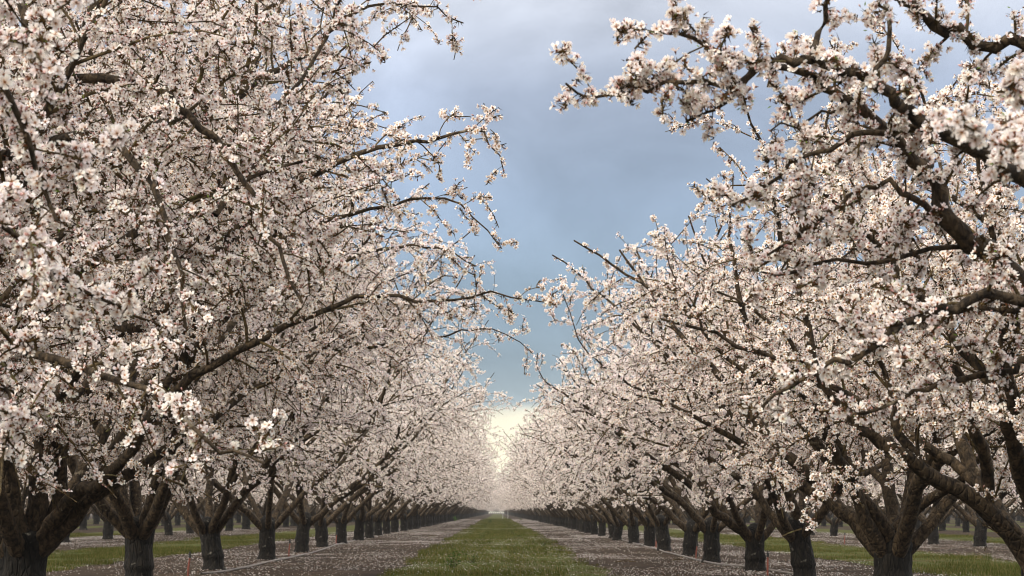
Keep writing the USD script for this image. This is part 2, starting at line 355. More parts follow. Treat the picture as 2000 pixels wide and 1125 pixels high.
def grow(seed, rad=3.4, top=5.0, fork=0.60, girth=0.135, n_limbs=4, limbs=None, lean=(0.0, 0.0), near=False, inside=None, seen=None, density=1.0, pitch=0.030,
         side=(0.9, 1.9), side_step=0.20, twig_step=0.085, twig=(0.22, 0.62), fill=True, low=0.95, bloom=1.0, cap=12000):
    low = min(low, 0.93) if low > 0.93 else low - 0.10
    if near: low -= 0.10
    """Skeleton of a vase-shaped almond tree about its own base. limbs: [(points, first radius, last radius), ...] read from the photograph."""
    g = np.random.default_rng(seed); T = Tree(); inside = inside or dome(rad, top, seed, low)
    T.limbs, T.branches, T.twigs, T.sites = [], [], [], []
    fk = np.array([lean[0], lean[1], fork])
    # trunk: root flare, graft swelling, a rounded head
    sides, rings = (28, 34) if near else (14, 14)
    zz = np.linspace(-0.12, fork + 0.10, rings); t = (zz + 0.12) / (fork + 0.22)
    prof = np.interp(zz / fork, [-0.2, 0.0, 0.08, 0.22, 0.30, 0.36, 0.55, 0.80, 0.95, 1.10, 1.17], [1.45, 1.22, 1.02, 0.97, 1.13, 1.08, 0.98, 1.02, 1.08, 0.82, 0.45])
    th = np.arange(sides) * 2 * np.pi / sides
    ax = np.stack([lean[0] * np.clip(zz / fork, 0, 1.2) ** 1.3, lean[1] * np.clip(zz / fork, 0, 1.2) ** 1.3, zz], 1)
    dirs = np.stack([np.cos(th), np.sin(th), np.zeros(sides)], 1)
    bump = fbm(np.stack(np.broadcast_arrays(np.cos(th)[None] * 1.7 + seed, np.sin(th)[None] * 1.7, zz[:, None] * 3.0), -1), 3, seed) - 0.5
    fiss = fbm(np.stack(np.broadcast_arrays(np.cos(th)[None] * 5 + seed, np.sin(th)[None] * 5, zz[:, None] * 6.0), -1), 2, seed + 3) - 0.5
    R = girth * prof[:, None] * (1 + 0.34 * bump + 0.16 * fiss)
    tv = (ax[:, None] + R[..., None] * dirs[None]).reshape(-1, 3)
    i = np.arange(rings - 1)[:, None] * sides; j = np.arange(sides)[None]; k = (j + 1) % sides
    q = np.stack([i + j, i + k, i + sides + k, i + sides + j], -1).reshape(-1, 4)
    tv = np.vstack([tv, ax[-1] + [0, 0, 0.02]])
    T.trunk = (tv, np.vstack([q[:, [0, 1, 2]], q[:, [0, 2, 3]], np.stack([(rings - 1) * sides + j[0], (rings - 1) * sides + k[0], np.full(sides, len(tv) - 1)], 1)]))
    skeleton = []                                        # (points, radii, free share of the limb that may branch)
    for pts, r0, r1 in (limbs or []):
        p = spline(pts, 0.12); p[1:-1] += g.normal(0, 0.011, (len(p) - 2, 3))
        tt = np.linspace(0, 1, len(p)); skeleton.append((p, r1 + (0.86 * r0 - r1) * (1 - tt) ** 1.25, 0.001))
    if fill:
        az0 = g.uniform(0, 6.28)
        for m in range(n_limbs):
            az = az0 + m * 2 * np.pi / n_limbs + g.normal(0, 0.22); u = np.array([math.cos(az), math.sin(az), 0])
            reach = rad * g.uniform(0.62, 0.85); up = np.array([0, 0, 1.0])
            tgt = u * reach + up * (fork + (top - fork) * g.uniform(0.55, 0.86))
            p0 = fk + u * girth * 0.25 - up * 0.16
            L = np.linalg.norm(tgt - p0)
            p = bezier(p0, p0 + unit(u * 0.8 + up * 0.75) * L * 0.33, tgt - unit(u * 0.45 + up * 0.7) * L * 0.33, tgt, 26)
            p[2:] += np.cumsum(g.normal(0, 0.016, (24, 3)), 0)
            r0 = girth * g.uniform(0.34, 0.48); tt = np.linspace(0, 1, 26); rr = r0 * (1 - tt) ** 1.25 + 0.009
            skeleton.append((p, rr, 0.22))
            for b in range(3):                           # the limb divides: each fork reaches another side of the crown
                ts = (0.20, 0.36, 0.55)[b] + g.uniform(-0.04, 0.04); ki = int(ts * 25); q0 = p[ki]
                az2 = az + (1, -1, 1)[b] * g.uniform(0.35, 0.8); u2 = np.array([math.cos(az2), math.sin(az2), 0])
                rr2 = rad * (g.uniform(0.75, 0.95) if b < 2 else g.uniform(0.2, 0.5)); zz2 = (fork + (top - fork) * (g.uniform(0.30, 0.55) if b == 0 else g.uniform(0.5, 0.75) if b == 1 else g.uniform(0.85, 0.97)))
                t2 = u2 * rr2 + up * zz2; L2 = np.linalg.norm(t2 - q0); tang = unit(p[ki + 1] - p[ki])
                pb = bezier(q0, q0 + unit(tang + u2 * 0.5) * L2 * 0.35, t2 - unit(u2 * 0.9 + up * (0.15 if b == 0 else 0.6)) * L2 * 0.3, t2, 20)
                pb[2:] += np.cumsum(g.normal(0, 0.016, (18, 3)), 0)
                skeleton.append((pb, rr[ki] * g.uniform(0.62, 0.8) * (1 - np.linspace(0, 1, 20)) ** 1.2 + 0.007, 0.12))
    for p, r, free in skeleton:
        T.limbs.append(tube(p, r * (1 + 0.10 * (noise(p * 9, seed) - 0.5)), 10 if near else 7))
        total = arcs(p)[-1]
        s = free * total + 0.1
        phase = g.uniform(0, 6.28)
        while s < total:
            pos, tan = along(p, np.array([s])); pos, tan = pos[0], tan[0]; phase += 2.4 + g.normal(0, 0.4)
            a = unit(np.cross(tan, [0.3, 0.2, 0.93])); b = np.cross(tan, a); perp = math.cos(phase) * a + math.sin(phase) * b
            here = np.interp(s, arcs(p), r)
            ln = g.uniform(*side) * (1 - 0.35 * s / total)
            if g.random() < 0.35 or here > 0.055: ln *= 0.45
            if here > 0.042 and pos[2] < 1.0 and g.random() < 0.75:
                s += side_step; continue
            own = free == 0.001
            if own and s > 0.5 * total: ln = min(ln, 0.58 - 0.40 * s / total)
            br = wander(g, pos, tan * 0.55 + perp * 0.85 + np.array([0, 0, 0.18]), ln, max(4, int(ln / 0.13)), 0.13, 0.30, None if own else inside)
            if len(br) > 3: T.branches.append((br, np.linspace(min(0.013, here * 0.6) * (0.5 + 0.5 * ln), 0.0034, len(br)), 2 if own else 1))
            s += side_step * g.uniform(0.6, 1.4)
        if free < 0.5:                                   # the limb's own thin end flowers too
            cut = int(len(p) * 0.55); T.sites.append((p[cut:], 0.9, r[cut:]))
    for br, r, lev in list(T.branches):
        total = max(arcs(br)[-1], 0.07); n = int(total / twig_step * g.uniform(0.8, 1.2)); ss = np.sort(g.uniform(0.06, total, n)); pos, tan = along(br, ss)
        for x, t in zip(pos, tan):
            pr = unit(np.cross(t, unit(g.normal(size=3)))); ln = g.uniform(*twig) * (0.4 if g.random() < 0.4 else 1.0) * (0.5 if lev == 2 else 1.0)
            tw = wander(g, x, t * 0.55 + pr * 0.9 + np.array([0, 0, 0.1]), ln, max(3, int(ln / 0.12)), 0.19, 0.22, None if lev == 2 else inside)
            if len(tw) > 2:
                T.twigs.append((tw, np.linspace(0.0050, 0.0032, len(tw)))); T.sites.append((tw, 1.0, None))
        T.sites.append((br[len(br) // 4:], 1.0, None))
    # blossom sites
    C, N, X, P = [], [], [], []; spur = []; T.bloom = bloom
    for p, share, rad_here in T.sites:
        total = max(arcs(p)[-1], 0.03); n = int(total / pitch * share * density * (0.42 if near else 1.0) + g.random())
        if n < 1: continue
        n = max(n, 1)
        ss = np.clip(g.choice(g.uniform(0.02, total, max(1, n // 3)), n) + g.normal(0, 0.011, n), 0.0, total) if not near else g.uniform(0.02, total + 0.01, n)
        pos, tan = along(p, ss)
        out = unit(g.normal(size=(n, 3)) - 0.0); out = unit(out - tan * (out * tan).sum(1, keepdims=True) * 0.7 + np.array([0, 0, 0.12]))
        rr = 0.0 if rad_here is None else np.interp(ss, arcs(p), rad_here)[:, None]
        ln = g.uniform(0.010, 0.038, (n, 1)) + rr
        C.append(pos + out * ln); N.append(out if near else unit(out + g.normal(0, 0.45, (n, 3)))); X.append(tan); P.append(pos + out * rr * 0.8); spur.append((pos, pos + out * (ln - 0.008), out))
    T.C, T.N, T.X, T.P = np.vstack(C), np.vstack(N), np.vstack(X), np.vstack(P)
    A, B = np.vstack([s[0] for s in spur]), np.vstack([s[1] for s in spur])
    keep = T.C[:, 2] > low + 0.02 + g.exponential(0.15, len(T.C))     # few blossoms under the skirt of the crown
    T.C, T.N, T.X, T.P, A, B = T.C[keep], T.N[keep], T.X[keep], T.P[keep], A[keep], B[keep]
    T.branches = [b for b in T.branches if b[0][:, 2].max() > low + 0.12 and b[0][:, 2].min() > min(low + 0.02, b[0][0, 2] - 0.05)]
    T.twigs = [t for t in T.twigs if t[0][:, 2].max() > low + 0.10 or g.random() < 0.25]
    if seen is not None:
        keep = seen(T.C, g); T.C, T.N, T.X, T.P, A, B = T.C[keep], T.N[keep], T.X[keep], T.P[keep], A[keep], B[keep]
        T.twigs = [t for t in T.twigs if seen(t[0][-1:], g)[0]]
    if len(T.C) > cap:
        keep = np.sort(g.choice(len(T.C), cap, replace=False)); T.C, T.N, T.X, T.P, A, B = T.C[keep], T.N[keep], T.X[keep], T.P[keep], A[keep], B[keep]
    T.size = (0.0135 + 0.0095 * g.random(len(T.C)) ** 0.6) * bloom
    T.spurs = (A, B, g.random(len(A)) < (0.5 if near else 0.0))
    return T

SPRAYS = {}
def sprays(quality):
    if quality not in SPRAYS:
        SPRAYS[quality] = [spray(900 + 20 * quality + i, quality, n) for i, n in enumerate((1, 2, 3, 3, 4, 4, 5, 6, 4, 3))]
    return SPRAYS[quality]

def quaternions(X, Z):
    """Rotations that take x to X (about) and z to Z, as an array of (w, x, y, z)."""
    Z = unit(Z); X = unit(X - Z * (X * Z).sum(1, keepdims=True)); Y = np.cross(Z, X); m = np.stack([X, Y, Z], 2)
    from scipy.spatial.transform import Rotation
    return np.roll(Rotation.from_matrix(m).as_quat(), 1, axis=1)

def spray_instancer(root, T, quality, g, keep):
    path = f"{root.GetPath()}/blossoms"; p = UsdGeom.PointInstancer.Define(stage, path); tag(p.GetPrim(), kind="stuff")
    UsdGeom.Xform.Define(stage, path + "/prototypes")
    for i, (m, c) in enumerate(sprays(quality)):
        q = usdkit.mesh(stage, f"{path}/prototypes/blossom_spray_{i:03d}", m, petal_mat)
        UsdGeom.PrimvarsAPI(q).CreatePrimvar("col", Sdf.ValueTypeNames.Color3fArray, "vertex").Set(Vt.Vec3fArray.FromNumpy(c.astype(np.float32)))
        p.GetPrototypesRel().AddTarget(q.GetPath())
    n = len(keep)
    p.CreatePositionsAttr(Vt.Vec3fArray.FromNumpy(T.P[keep].astype(np.float32)))
    p.CreateProtoIndicesAttr(Vt.IntArray.FromNumpy(g.integers(0, len(SPRAYS[quality]), n).astype(np.int32)))
    p.CreateScalesAttr(Vt.Vec3fArray.FromNumpy(np.repeat(g.uniform(0.85, 1.12, (n, 1)) * T.bloom, 3, 1).astype(np.float32)))
    q = quaternions(T.X[keep], T.N[keep])
    p.CreateOrientationsAttr(Vt.QuathArray([Gf.Quath(*map(float, r)) for r in q]))
    return n

tri_count = [0]
def build_tree(T, root, quality, near=False, single=0, seed=0, world_at=None):
    g = np.random.default_rng(seed + 77)
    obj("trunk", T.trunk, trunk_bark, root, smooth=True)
    for v, f in T.limbs:
        obj("limb", (v, f), limb_bark, root, smooth=True)
    br = [tube(p, r, 6 if near else 4) for p, r, _ in T.branches]
    order = list(range(len(br)))
    if near:
        order.sort(key=lambda i: -T.branches[i][1][0])
        for i in order[:260]:
            obj("branch", br[i], twig_bark, root, smooth=True)
        br = [br[i] for i in order[260:]]
    tw = [tube(p, r, 3, cap=False) for p, r in T.twigs]
    A, B, on = T.spurs
    thin = joined(br + tw + [spur_mesh(A[on], B[on], g)])
    obj("twigs", thin, twig_bark, root, kind="stuff")
    rest = np.arange(len(T.C))
    if single:                                           # the blossoms that show largest are pieces of their own
        p = T.C + world_at; px, py = CX + p[:, 0] / p[:, 1] * F, CY - (p[:, 2] - EYE) / p[:, 1] * F
        ok = (px > 0) & (px < 2000) & (py > 0) & (py < 1125)
        cand = np.nonzero(ok)[0]; cand = cand[np.argsort(-(T.size / p[:, 1])[cand])][:single]
        for i in cand:
            m, c = flowers(T.C[i:i + 1], T.N[i:i + 1], T.size[i:i + 1], 2, g, 0.0, 0.0001)
            obj("blossom", m, petal_mat, root, colors=c)
    if near:
        spray_instancer(root, T, quality, g, rest)
        return root
    m, c = flowers(T.C[rest], T.N[rest], T.size[rest], quality, g)
    obj("blossoms", m, petal_mat, root, colors=c, kind="stuff")
    tri_count[0] += len(m[1]) + len(thin[1])
    return root

def in_view(base, margin=190, outside=0.10):
    base = np.asarray(base, float)
    def seen(C, g):
        p = C + base; d = np.maximum(p[:, 1], 0.3); px, py = CX + p[:, 0] / d * F, CY - (p[:, 2] - EYE) / d * F
        return ((px > -margin) & (px < 2000 + margin) & (py > -margin) & (p[:, 1] > 1.2)) | (g.random(len(C)) < outside)
    return seen

def traced(base, rows):
    """[(photo points with distances, radius at the start, radius at the end)] -> points about the tree's base."""
    out = []
    for pts, r0, r1 in rows:
        out.append((np.array([pix(*p) - base for p in pts]), r0, r1))
    return out

def at_ground(x, d):
    return np.array([x, d, float(ground_z(np.array([x]), np.array([d]))[0])])

FRONT = "almond trees nearest the camera"
# ---- left row, from the camera on
def tree_here(x, d, label, seed, quality, rows=None, single=0, **kw):
    base = at_ground(x, d)
    T = grow(seed, near=True, limbs=traced(base, rows) if rows else None, seen=in_view(base), **kw)
    root = thing("almond_tree", base, label=label, category="almond tree", group=FRONT)
    build_tree(T, root, quality, near=True, single=single, seed=seed, world_at=base)
    return root

tree_here(XL, 5.6, "nearest left almond tree, only its large blurred blossoms at the left picture edge", 101, 2, [
    ([(-1750, 640, 5.6), (-1200, 330, 5.7), (-500, 60, 5.9), (-150, 20, 6.0), (20, 190, 6.1), (75, 340, 6.2), (110, 430, 6.2)], 0.055, 0.006),
    ([(-1300, 500, 5.7), (-500, 420, 6.2), (-150, 400, 6.4), (40, 470, 6.6), (150, 560, 6.7), (240, 600, 6.7)], 0.040, 0.005),
    ([(-1000, 700, 6.0), (-350, 640, 6.6), (-100, 690, 6.9), (20, 760, 7.0), (50, 860, 7.0)], 0.030, 0.005)],
    cap=3000, single=160, rad=3.1, top=4.2, side=(0.25, 0.55), side_step=0.16, n_limbs=3, fill=False, girth=0.16, pitch=0.011, twig_step=0.055, bloom=1.1)
tree_here(XL, 11.0, "left almond tree whose long arching branches cross the upper left sky side", 102, 2, [
    ([(-426, 1035, 11), (-250, 700, 10.9), (-60, 380, 10.8), (80, 199, 10.7), (124, 139, 10.7), (190, 30, 10.6), (205, -120, 10.6)], 0.095, 0.03),
    ([(-400, 960, 11), (-200, 560, 10.3), (-60, 340, 9.9), (0, 309, 9.8), (100, 289, 9.6), (164, 264, 9.5), (224, 279, 9.4), (274, 324, 9.3), (309, 388, 9.2), (329, 458, 9.1), (350, 530, 9.0), (362, 640, 9.0)], 0.085, 0.008),
    ([(60, 230, 10.5), (150, 150, 10.3), (294, 169, 10.1), (349, 204, 10.0), (398, 244, 9.9), (438, 289, 9.9), (468, 334, 9.8), (503, 393, 9.8), (528, 458, 9.7), (558, 508, 9.7), (590, 590, 9.6)], 0.034, 0.008),
    ([(130, 330, 10.8), (300, 250, 11.2), (468, 184, 11.5), (523, 154, 11.6), (573, 124, 11.7), (603, 92, 11.7), (647, 60, 11.8), (692, 30, 11.9), (760, 8, 12.0), (850, 20, 12.2), (905, 45, 12.2)], 0.040, 0.004),
    ([(420, 420, 11.0), (523, 279, 11.2), (543, 229, 11.3), (568, 184, 11.4), (612, 120, 11.5), (660, 20, 11.6), (700, -80, 11.6)], 0.022, 0.007),
    ([(-300, 900, 10.4), (-60, 690, 9.6), (80, 690, 9.0), (196, 731, 8.6), (261, 746, 8.4), (311, 781, 8.3), (362, 821, 8.2), (402, 856, 8.1), (452, 881, 8.1), (515, 905, 8.0)], 0.045, 0.006),
    ([(-380, 980, 11), (-300, 500, 11.3), (-120, 130, 11.6), (40, -60, 11.8)], 0.09, 0.03)],
    single=300, rad=3.35, top=5.6, n_limbs=5, girth=0.17, pitch=0.017, side=(0.5, 1.4), side_step=0.145, twig_step=0.085, cap=22000, bloom=1.06)
LB = tree_here(XL, 16.5, "left almond tree with thick black forked trunk at the lower left corner", 103, 1, [
    ([(50, 1090, 16.5), (30, 1010, 16.4), (10, 912, 16.3), (-10, 800, 16.0), (-40, 640, 15.8), (-60, 450, 15.6)], 0.12, 0.03),
    ([(60, 1090, 16.5), (70, 980, 16.5), (84, 861, 16.5), (65, 806, 16.3), (100, 786, 16.2), (131, 751, 16.1), (166, 706, 16.0), (201, 660, 15.9), (251, 625, 15.7), (262, 560, 15.6), (300, 470, 15.5), (330, 380, 15.4)], 0.11, 0.022),
    ([(70, 1085, 16.5), (118, 960, 16.6), (115, 881, 16.6), (95, 831, 16.5), (126, 801, 16.6), (171, 746, 16.8), (215, 660, 17.2), (240, 560, 17.4)], 0.085, 0.02),
    ([(60, 1080, 16.5), (130, 985, 16.2), (200, 940, 15.8), (262, 870, 15.5), (300, 790, 15.3), (330, 740, 15.2)], 0.085, 0.03),
    ([(201, 660, 15.9), (271, 635, 15.6), (301, 625, 15.5), (352, 575, 15.3), (402, 515, 15.1), (470, 440, 14.9), (560, 370, 14.7), (700, 300, 14.6), (840, 275, 14.5), (925, 250, 14.4), (958, 280, 14.3), (985, 340, 14.3)], 0.075, 0.004),
    ([(402, 515, 15.1), (520, 480, 14.9), (680, 420, 14.7), (800, 390, 14.6), (900, 400, 14.5), (975, 480, 14.5)], 0.032, 0.004),
    ([(300, 790, 15.3), (430, 700, 15.0), (560, 640, 14.8), (700, 580, 14.6), (850, 590, 14.5), (960, 575, 14.4), (1075, 592, 14.3)], 0.045, 0.004)],
    single=300, rad=3.6, top=6.4, n_limbs=7, girth=0.185, fork=0.55, pitch=0.019, side=(0.6, 1.5), lean=(0.03, 0.0), side_step=0.165, twig_step=0.10, cap=22000, bloom=1.08)
tree_here(XL, 22.0, "left almond tree with straight dark trunk, second trunk from the left picture edge", 104, 0, [
    ([(275, 1060, 22), (301, 962, 21.8), (321, 922, 21.7), (362, 851, 21.5), (347, 751, 21.3), (402, 706, 21.2), (437, 696, 21.1), (477, 670, 21.0), (537, 635, 20.8), (600, 555, 20.6), (700, 500, 20.4), (830, 480, 20.2), (930, 520, 20.1)], 0.105, 0.006),
    ([(270, 1060, 22), (240, 985, 22.2), (226, 900, 22.4), (231, 786, 22.6), (231, 680, 22.8), (250, 520, 23)], 0.10, 0.02),
    ([(437, 696, 21.1), (560, 690, 20.8), (700, 680, 20.6), (850, 660, 20.4), (960, 640, 20.2), (1040, 690, 20.2)], 0.035, 0.004)],
    single=0, rad=3.75, top=6.9, n_limbs=7, girth=0.145, fork=0.62, pitch=0.024, side=(0.7, 1.7), side_step=0.19, twig_step=0.125, cap=22000, bloom=1.15)
tree_here(XL, 27.8, "left almond tree with leaning black trunk, third trunk from the left edge", 105, 0, None,
    single=0, rad=3.95, top=6.9, n_limbs=6, girth=0.138, fork=0.60, pitch=0.024, cap=22000, bloom=1.18, lean=(-0.08, 0.05), side_step=0.21, twig_step=0.14)

# ---- right row, from the camera on
tree_here(XR, 8.2, "near right almond tree reaching long flowering limbs over the upper right sky", 201, 2, [
    ([(2640, 1040, 8.2), (2400, 820, 8.1), (2150, 640, 8.0), (2000, 548, 7.9), (1947, 503, 7.9), (1898, 468, 7.85), (1843, 433, 7.8), (1828, 378, 7.8), (1818, 344, 7.8), (1803, 324, 7.75), (1768, 294, 7.7), (1733, 259, 7.7), (1678, 219, 7.6), (1649, 194, 7.6), (1619, 164, 7.6), (1569, 142, 7.5), (1500, 128, 7.5)], 0.080, 0.012),
    ([(2640, 1000, 8.2), (2350, 640, 7.8), (2120, 420, 7.6), (1947, 324, 7.5), (1912, 294, 7.5), (1848, 259, 7.4), (1818, 244, 7.4), (1773, 214, 7.4), (1728, 179, 7.3), (1673, 144, 7.3), (1619, 129, 7.3), (1569, 120, 7.2), (1519, 122, 7.2), (1484, 130, 7.2), (1440, 165, 7.2), (1380, 160, 7.1), (1300, 165, 7.1), (1220, 175, 7.1), (1150, 195, 7.05), (1105, 163, 7.0)], 0.060, 0.004),
    ([(1484, 130, 7.2), (1420, 110, 7.2), (1350, 80, 7.1), (1300, 62, 7.1), (1240, 95, 7.1)], 0.013, 0.004),
    ([(1480, 135, 7.2), (1430, 190, 7.2), (1400, 215, 7.2), (1340, 238, 7.2)], 0.011, 0.004),
    ([(1912, 249, 7.5), (1773, 254, 7.5), (1698, 264, 7.5), (1624, 284, 7.5), (1579, 304, 7.5), (1524, 344, 7.5), (1474, 378, 7.5), (1430, 400, 7.5)], 0.017, 0.005),
    ([(1649, 210, 7.6), (1600, 225, 7.6), (1560, 250, 7.6), (1505, 255, 7.6)], 0.008, 0.003),
    ([(1584, 120, 7.2), (1594, 65, 7.3), (1619, 0, 7.3), (1640, -80, 7.3)], 0.016, 0.008),
    ([(1700, 160, 7.3), (1713, 140, 7.3), (1738, 95, 7.3), (1738, 55, 7.3), (1723, 0, 7.3), (1715, -60, 7.3)], 0.013, 0.007),
    ([(2500, 700, 8.4), (2250, 200, 8.3), (2000, 90, 8.2), (1947, 85, 8.2), (1873, 75, 8.2), (1828, 50, 8.2), (1788, 20, 8.1), (1768, 0, 8.1), (1740, -60, 8.1)], 0.055, 0.016),
    ([(1828, 423, 7.8), (1778, 378, 7.7), (1733, 364, 7.7), (1688, 374, 7.7), (1649, 398, 7.7), (1599, 433, 7.7), (1549, 468, 7.7), (1499, 498, 7.7)], 0.016, 0.005),
    ([(1843, 430, 7.8), (1798, 423, 7.9), (1748, 443, 7.9), (1698, 478, 7.9), (1650, 500, 7.9)], 0.012, 0.004),
    ([(1900, 480, 7.9), (1738, 508, 7.8), (1624, 513, 7.8), (1549, 528, 7.8), (1470, 526, 7.8)], 0.013, 0.004),
    ([(2620, 1000, 8.2), (2300, 640, 7.8), (2000, 580, 7.5), (1893, 590, 7.4), (1842, 605, 7.4), (1772, 640, 7.4), (1712, 670, 7.3), (1662, 706, 7.3), (1601, 721, 7.3), (1551, 751, 7.3), (1501, 786, 7.3), (1466, 821, 7.3)], 0.045, 0.005),
    ([(2250, 630, 7.8), (2000, 608, 7.6), (1903, 603, 7.6), (1800, 640, 7.6)], 0.022, 0.006),
    ([(2400, 800, 8.0), (2150, 700, 7.7), (2000, 706, 7.6), (1953, 733, 7.6), (1878, 738, 7.6), (1812, 751, 7.6), (1752, 776, 7.6), (1692, 811, 7.6), (1652, 826, 7.6)], 0.028, 0.005),
    ([(2300, 500, 7.4), (2150, 300, 6.4), (2060, 250, 5.6), (1990, 270, 5.2), (1955, 300, 5.1)], 0.02, 0.004),
    ([(2640, 1000, 8.2), (2750, 500, 8.6), (2700, 0, 8.9), (2500, -400, 9.0)], 0.07, 0.02)],
    single=300, fill=False, girth=0.17, side=(0.10, 0.37), side_step=0.085, twig_step=0.07, twig=(0.05, 0.22), pitch=0.0095, cap=10000, bloom=0.98)
tree_here(XR, 13.0, "right almond tree whose thick pale limb rises from the lower right corner", 202, 1, [
    ([(2035, 1150, 13), (2000, 1082, 12.9), (1943, 1012, 12.8), (1893, 972, 12.7), (1832, 937, 12.6), (1777, 897, 12.5), (1727, 871, 12.5), (1682, 841, 12.4), (1662, 816, 12.4), (1611, 761, 12.3), (1591, 731, 12.3), (1540, 660, 12.2), (1470, 600, 12.2), (1400, 570, 12.2)], 0.088, 0.006),
    ([(1930, 1000, 12.8), (1923, 912, 12.7), (1903, 846, 12.6), (1893, 786, 12.6), (1883, 751, 12.5), (1850, 640, 12.5), (1830, 560, 12.4), (1760, 470, 12.3), (1660, 430, 12.2)], 0.052, 0.012),
    ([(1800, 915, 12.6), (1762, 851, 12.5), (1742, 796, 12.5), (1732, 761, 12.5), (1700, 680, 12.4), (1640, 600, 12.3)], 0.040, 0.010),
    ([(1792, 900, 12.6), (1790, 850, 12.6), (1802, 801, 12.7), (1815, 740, 12.7)], 0.018, 0.006),
    ([(2050, 1140, 13), (2100, 950, 13.2), (2080, 700, 13.6), (1980, 480, 13.8), (1850, 380, 14)], 0.08, 0.02)],
    single=300, rad=2.85, top=4.05, n_limbs=4, girth=0.15, fork=0.58, cap=22000, bloom=1.08, pitch=0.014, side=(0.5, 1.2), low=0.88, twig_step=0.09)
tree_here(XR, 18.0, "right almond tree with stout black trunk forking low, near the lower right corner", 203, 1, [
    ([(1738, 1090, 18), (1727, 1042, 17.9), (1702, 992, 17.8), (1672, 952, 17.7), (1626, 912, 17.6), (1590, 860, 17.5), (1540, 770, 17.4), (1480, 690, 17.3), (1440, 560, 17.3), (1425, 440, 17.3), (1432, 335, 17.3)], 0.095, 0.005),
    ([(1745, 1090, 18), (1752, 1042, 18), (1767, 1012, 18.0), (1782, 952, 18.1), (1782, 922, 18.1), (1760, 820, 18.2), (1720, 700, 18.2), (1690, 560, 18.2)], 0.10, 0.015),
    ([(1766, 1012, 18.0), (1782, 1002, 17.8), (1832, 962, 17.6), (1862, 950, 17.4), (1930, 880, 17.2), (2000, 780, 17)], 0.07, 0.02),
    ([(1540, 770, 17.4), (1440, 720, 17.3), (1360, 620, 17.2), (1310, 520, 17.1), (1298, 452, 17.1)], 0.03, 0.004)],
    single=0, rad=3.0, top=4.75, n_limbs=5, girth=0.165, fork=0.52, cap=22000, bloom=1.10, pitch=0.019, side=(0.6, 1.3), low=0.93, twig_step=0.13)
tree_here(XR, 23.1, "right almond tree with slim leaning trunk left of the stout forked one", 204, 0, [
    ([(1562, 1050, 23.1), (1546, 972, 23.0), (1500, 900, 22.8), (1420, 800, 22.5), (1330, 700, 22.2), (1250, 640, 22), (1215, 572, 22)], 0.07, 0.005),
    ([(1420, 800, 22.5), (1330, 790, 22.0), (1230, 750, 21.6), (1150, 690, 21.3), (1110, 610, 21.2), (1100, 545, 21.2)], 0.028, 0.004)],
    single=0, rad=3.1, top=4.75, n_limbs=5, girth=0.125, fork=0.60, cap=22000, bloom=1.15, pitch=0.020, lean=(-0.10, 0.0), low=0.93, twig_step=0.18)
tree_here(XR, 27.6, "right almond tree with black trunk splitting into three even limbs", 205, 0, [
    ([(1466, 1050, 27.6), (1400, 1002, 27.4), (1350, 947, 27.2), (1250, 880, 26.8), (1150, 800, 26.4), (1060, 740, 26.2), (1050, 690, 26.2)], 0.085, 0.005)],
    single=0, rad=3.1, top=4.7, n_limbs=5, girth=0.13, fork=0.52, cap=22000, bloom=1.15, pitch=0.020, low=0.93, twig_step=0.18)

# ---- the kinds that repeat down the rows
KINDS = {"left": [], "right": [], "far": []}
def kind_tree(which, seed, x, d, label, group, quality=0, **kw):
    T = grow(seed, **kw)
    root = thing("almond_tree", at_ground(x, d), label=label, category="almond tree", group=group)
    build_tree(T, root, quality, seed=seed)
    KINDS[which].append(root)
ORD = "first second third fourth fifth sixth seventh eighth ninth tenth eleventh twelfth thirteenth fourteenth fifteenth sixteenth".split()
g = np.random.default_rng(42)
def row(side, k, d0, d1, step, used=()):
    """Distances of the trees of one row."""
    ds, d = [], d0
    while d < d1:
        if d < 60 or g.random() > 0.04: ds.append(d + g.uniform(-0.35, 0.35))
        d += step
    return list(used) + ds
places = []
for side, x0, sgn, used, step in (("left", XL, -1, [33.9, 39.8, 45.4], 5.5), ("right", XR, 1, [32.4, 37.2, 41.8], 4.9)):
    for k in range(5):
        start = (used[-1] + 5.4, 31, 59, 88, 115)[k]; end = (235, 185, 200, 215, 190)[k]
        for m, d in enumerate(row(side, k, start, end, step, used if k == 0 else ())):
            n = m + (5 if k == 0 else 0)
            place = ("", "second", "third", "fourth", "fifth")[k]
            if k == 0:
                if n < 16: lab, grp = f"{ORD[n - (1 if side == 'left' else 0)]} almond tree from the front, lining the {side} edge of the lane", f"almond trees lining the {side} of the lane"
                else: lab, grp = f"distant almond tree on the {side} lane edge near the vanishing point", f"distant almond trees {side} of the lane"
            elif k < 3 and m < (12, 8)[k - 1]:
                lab, grp = f"{ORD[m]} visible almond tree from the front in the {place} row {side} of the lane", f"nearer trees of the {place} row {side} of the lane"
            else:
                lab, grp = f"far almond tree in the {place} row {side} of the lane, between nearer trunks", f"far trees of the {place} row {side} of the lane"
            places.append((side if d < 75 else "far", side, x0 + sgn * ROW * k + g.normal(0, 0.06), d, lab, grp))
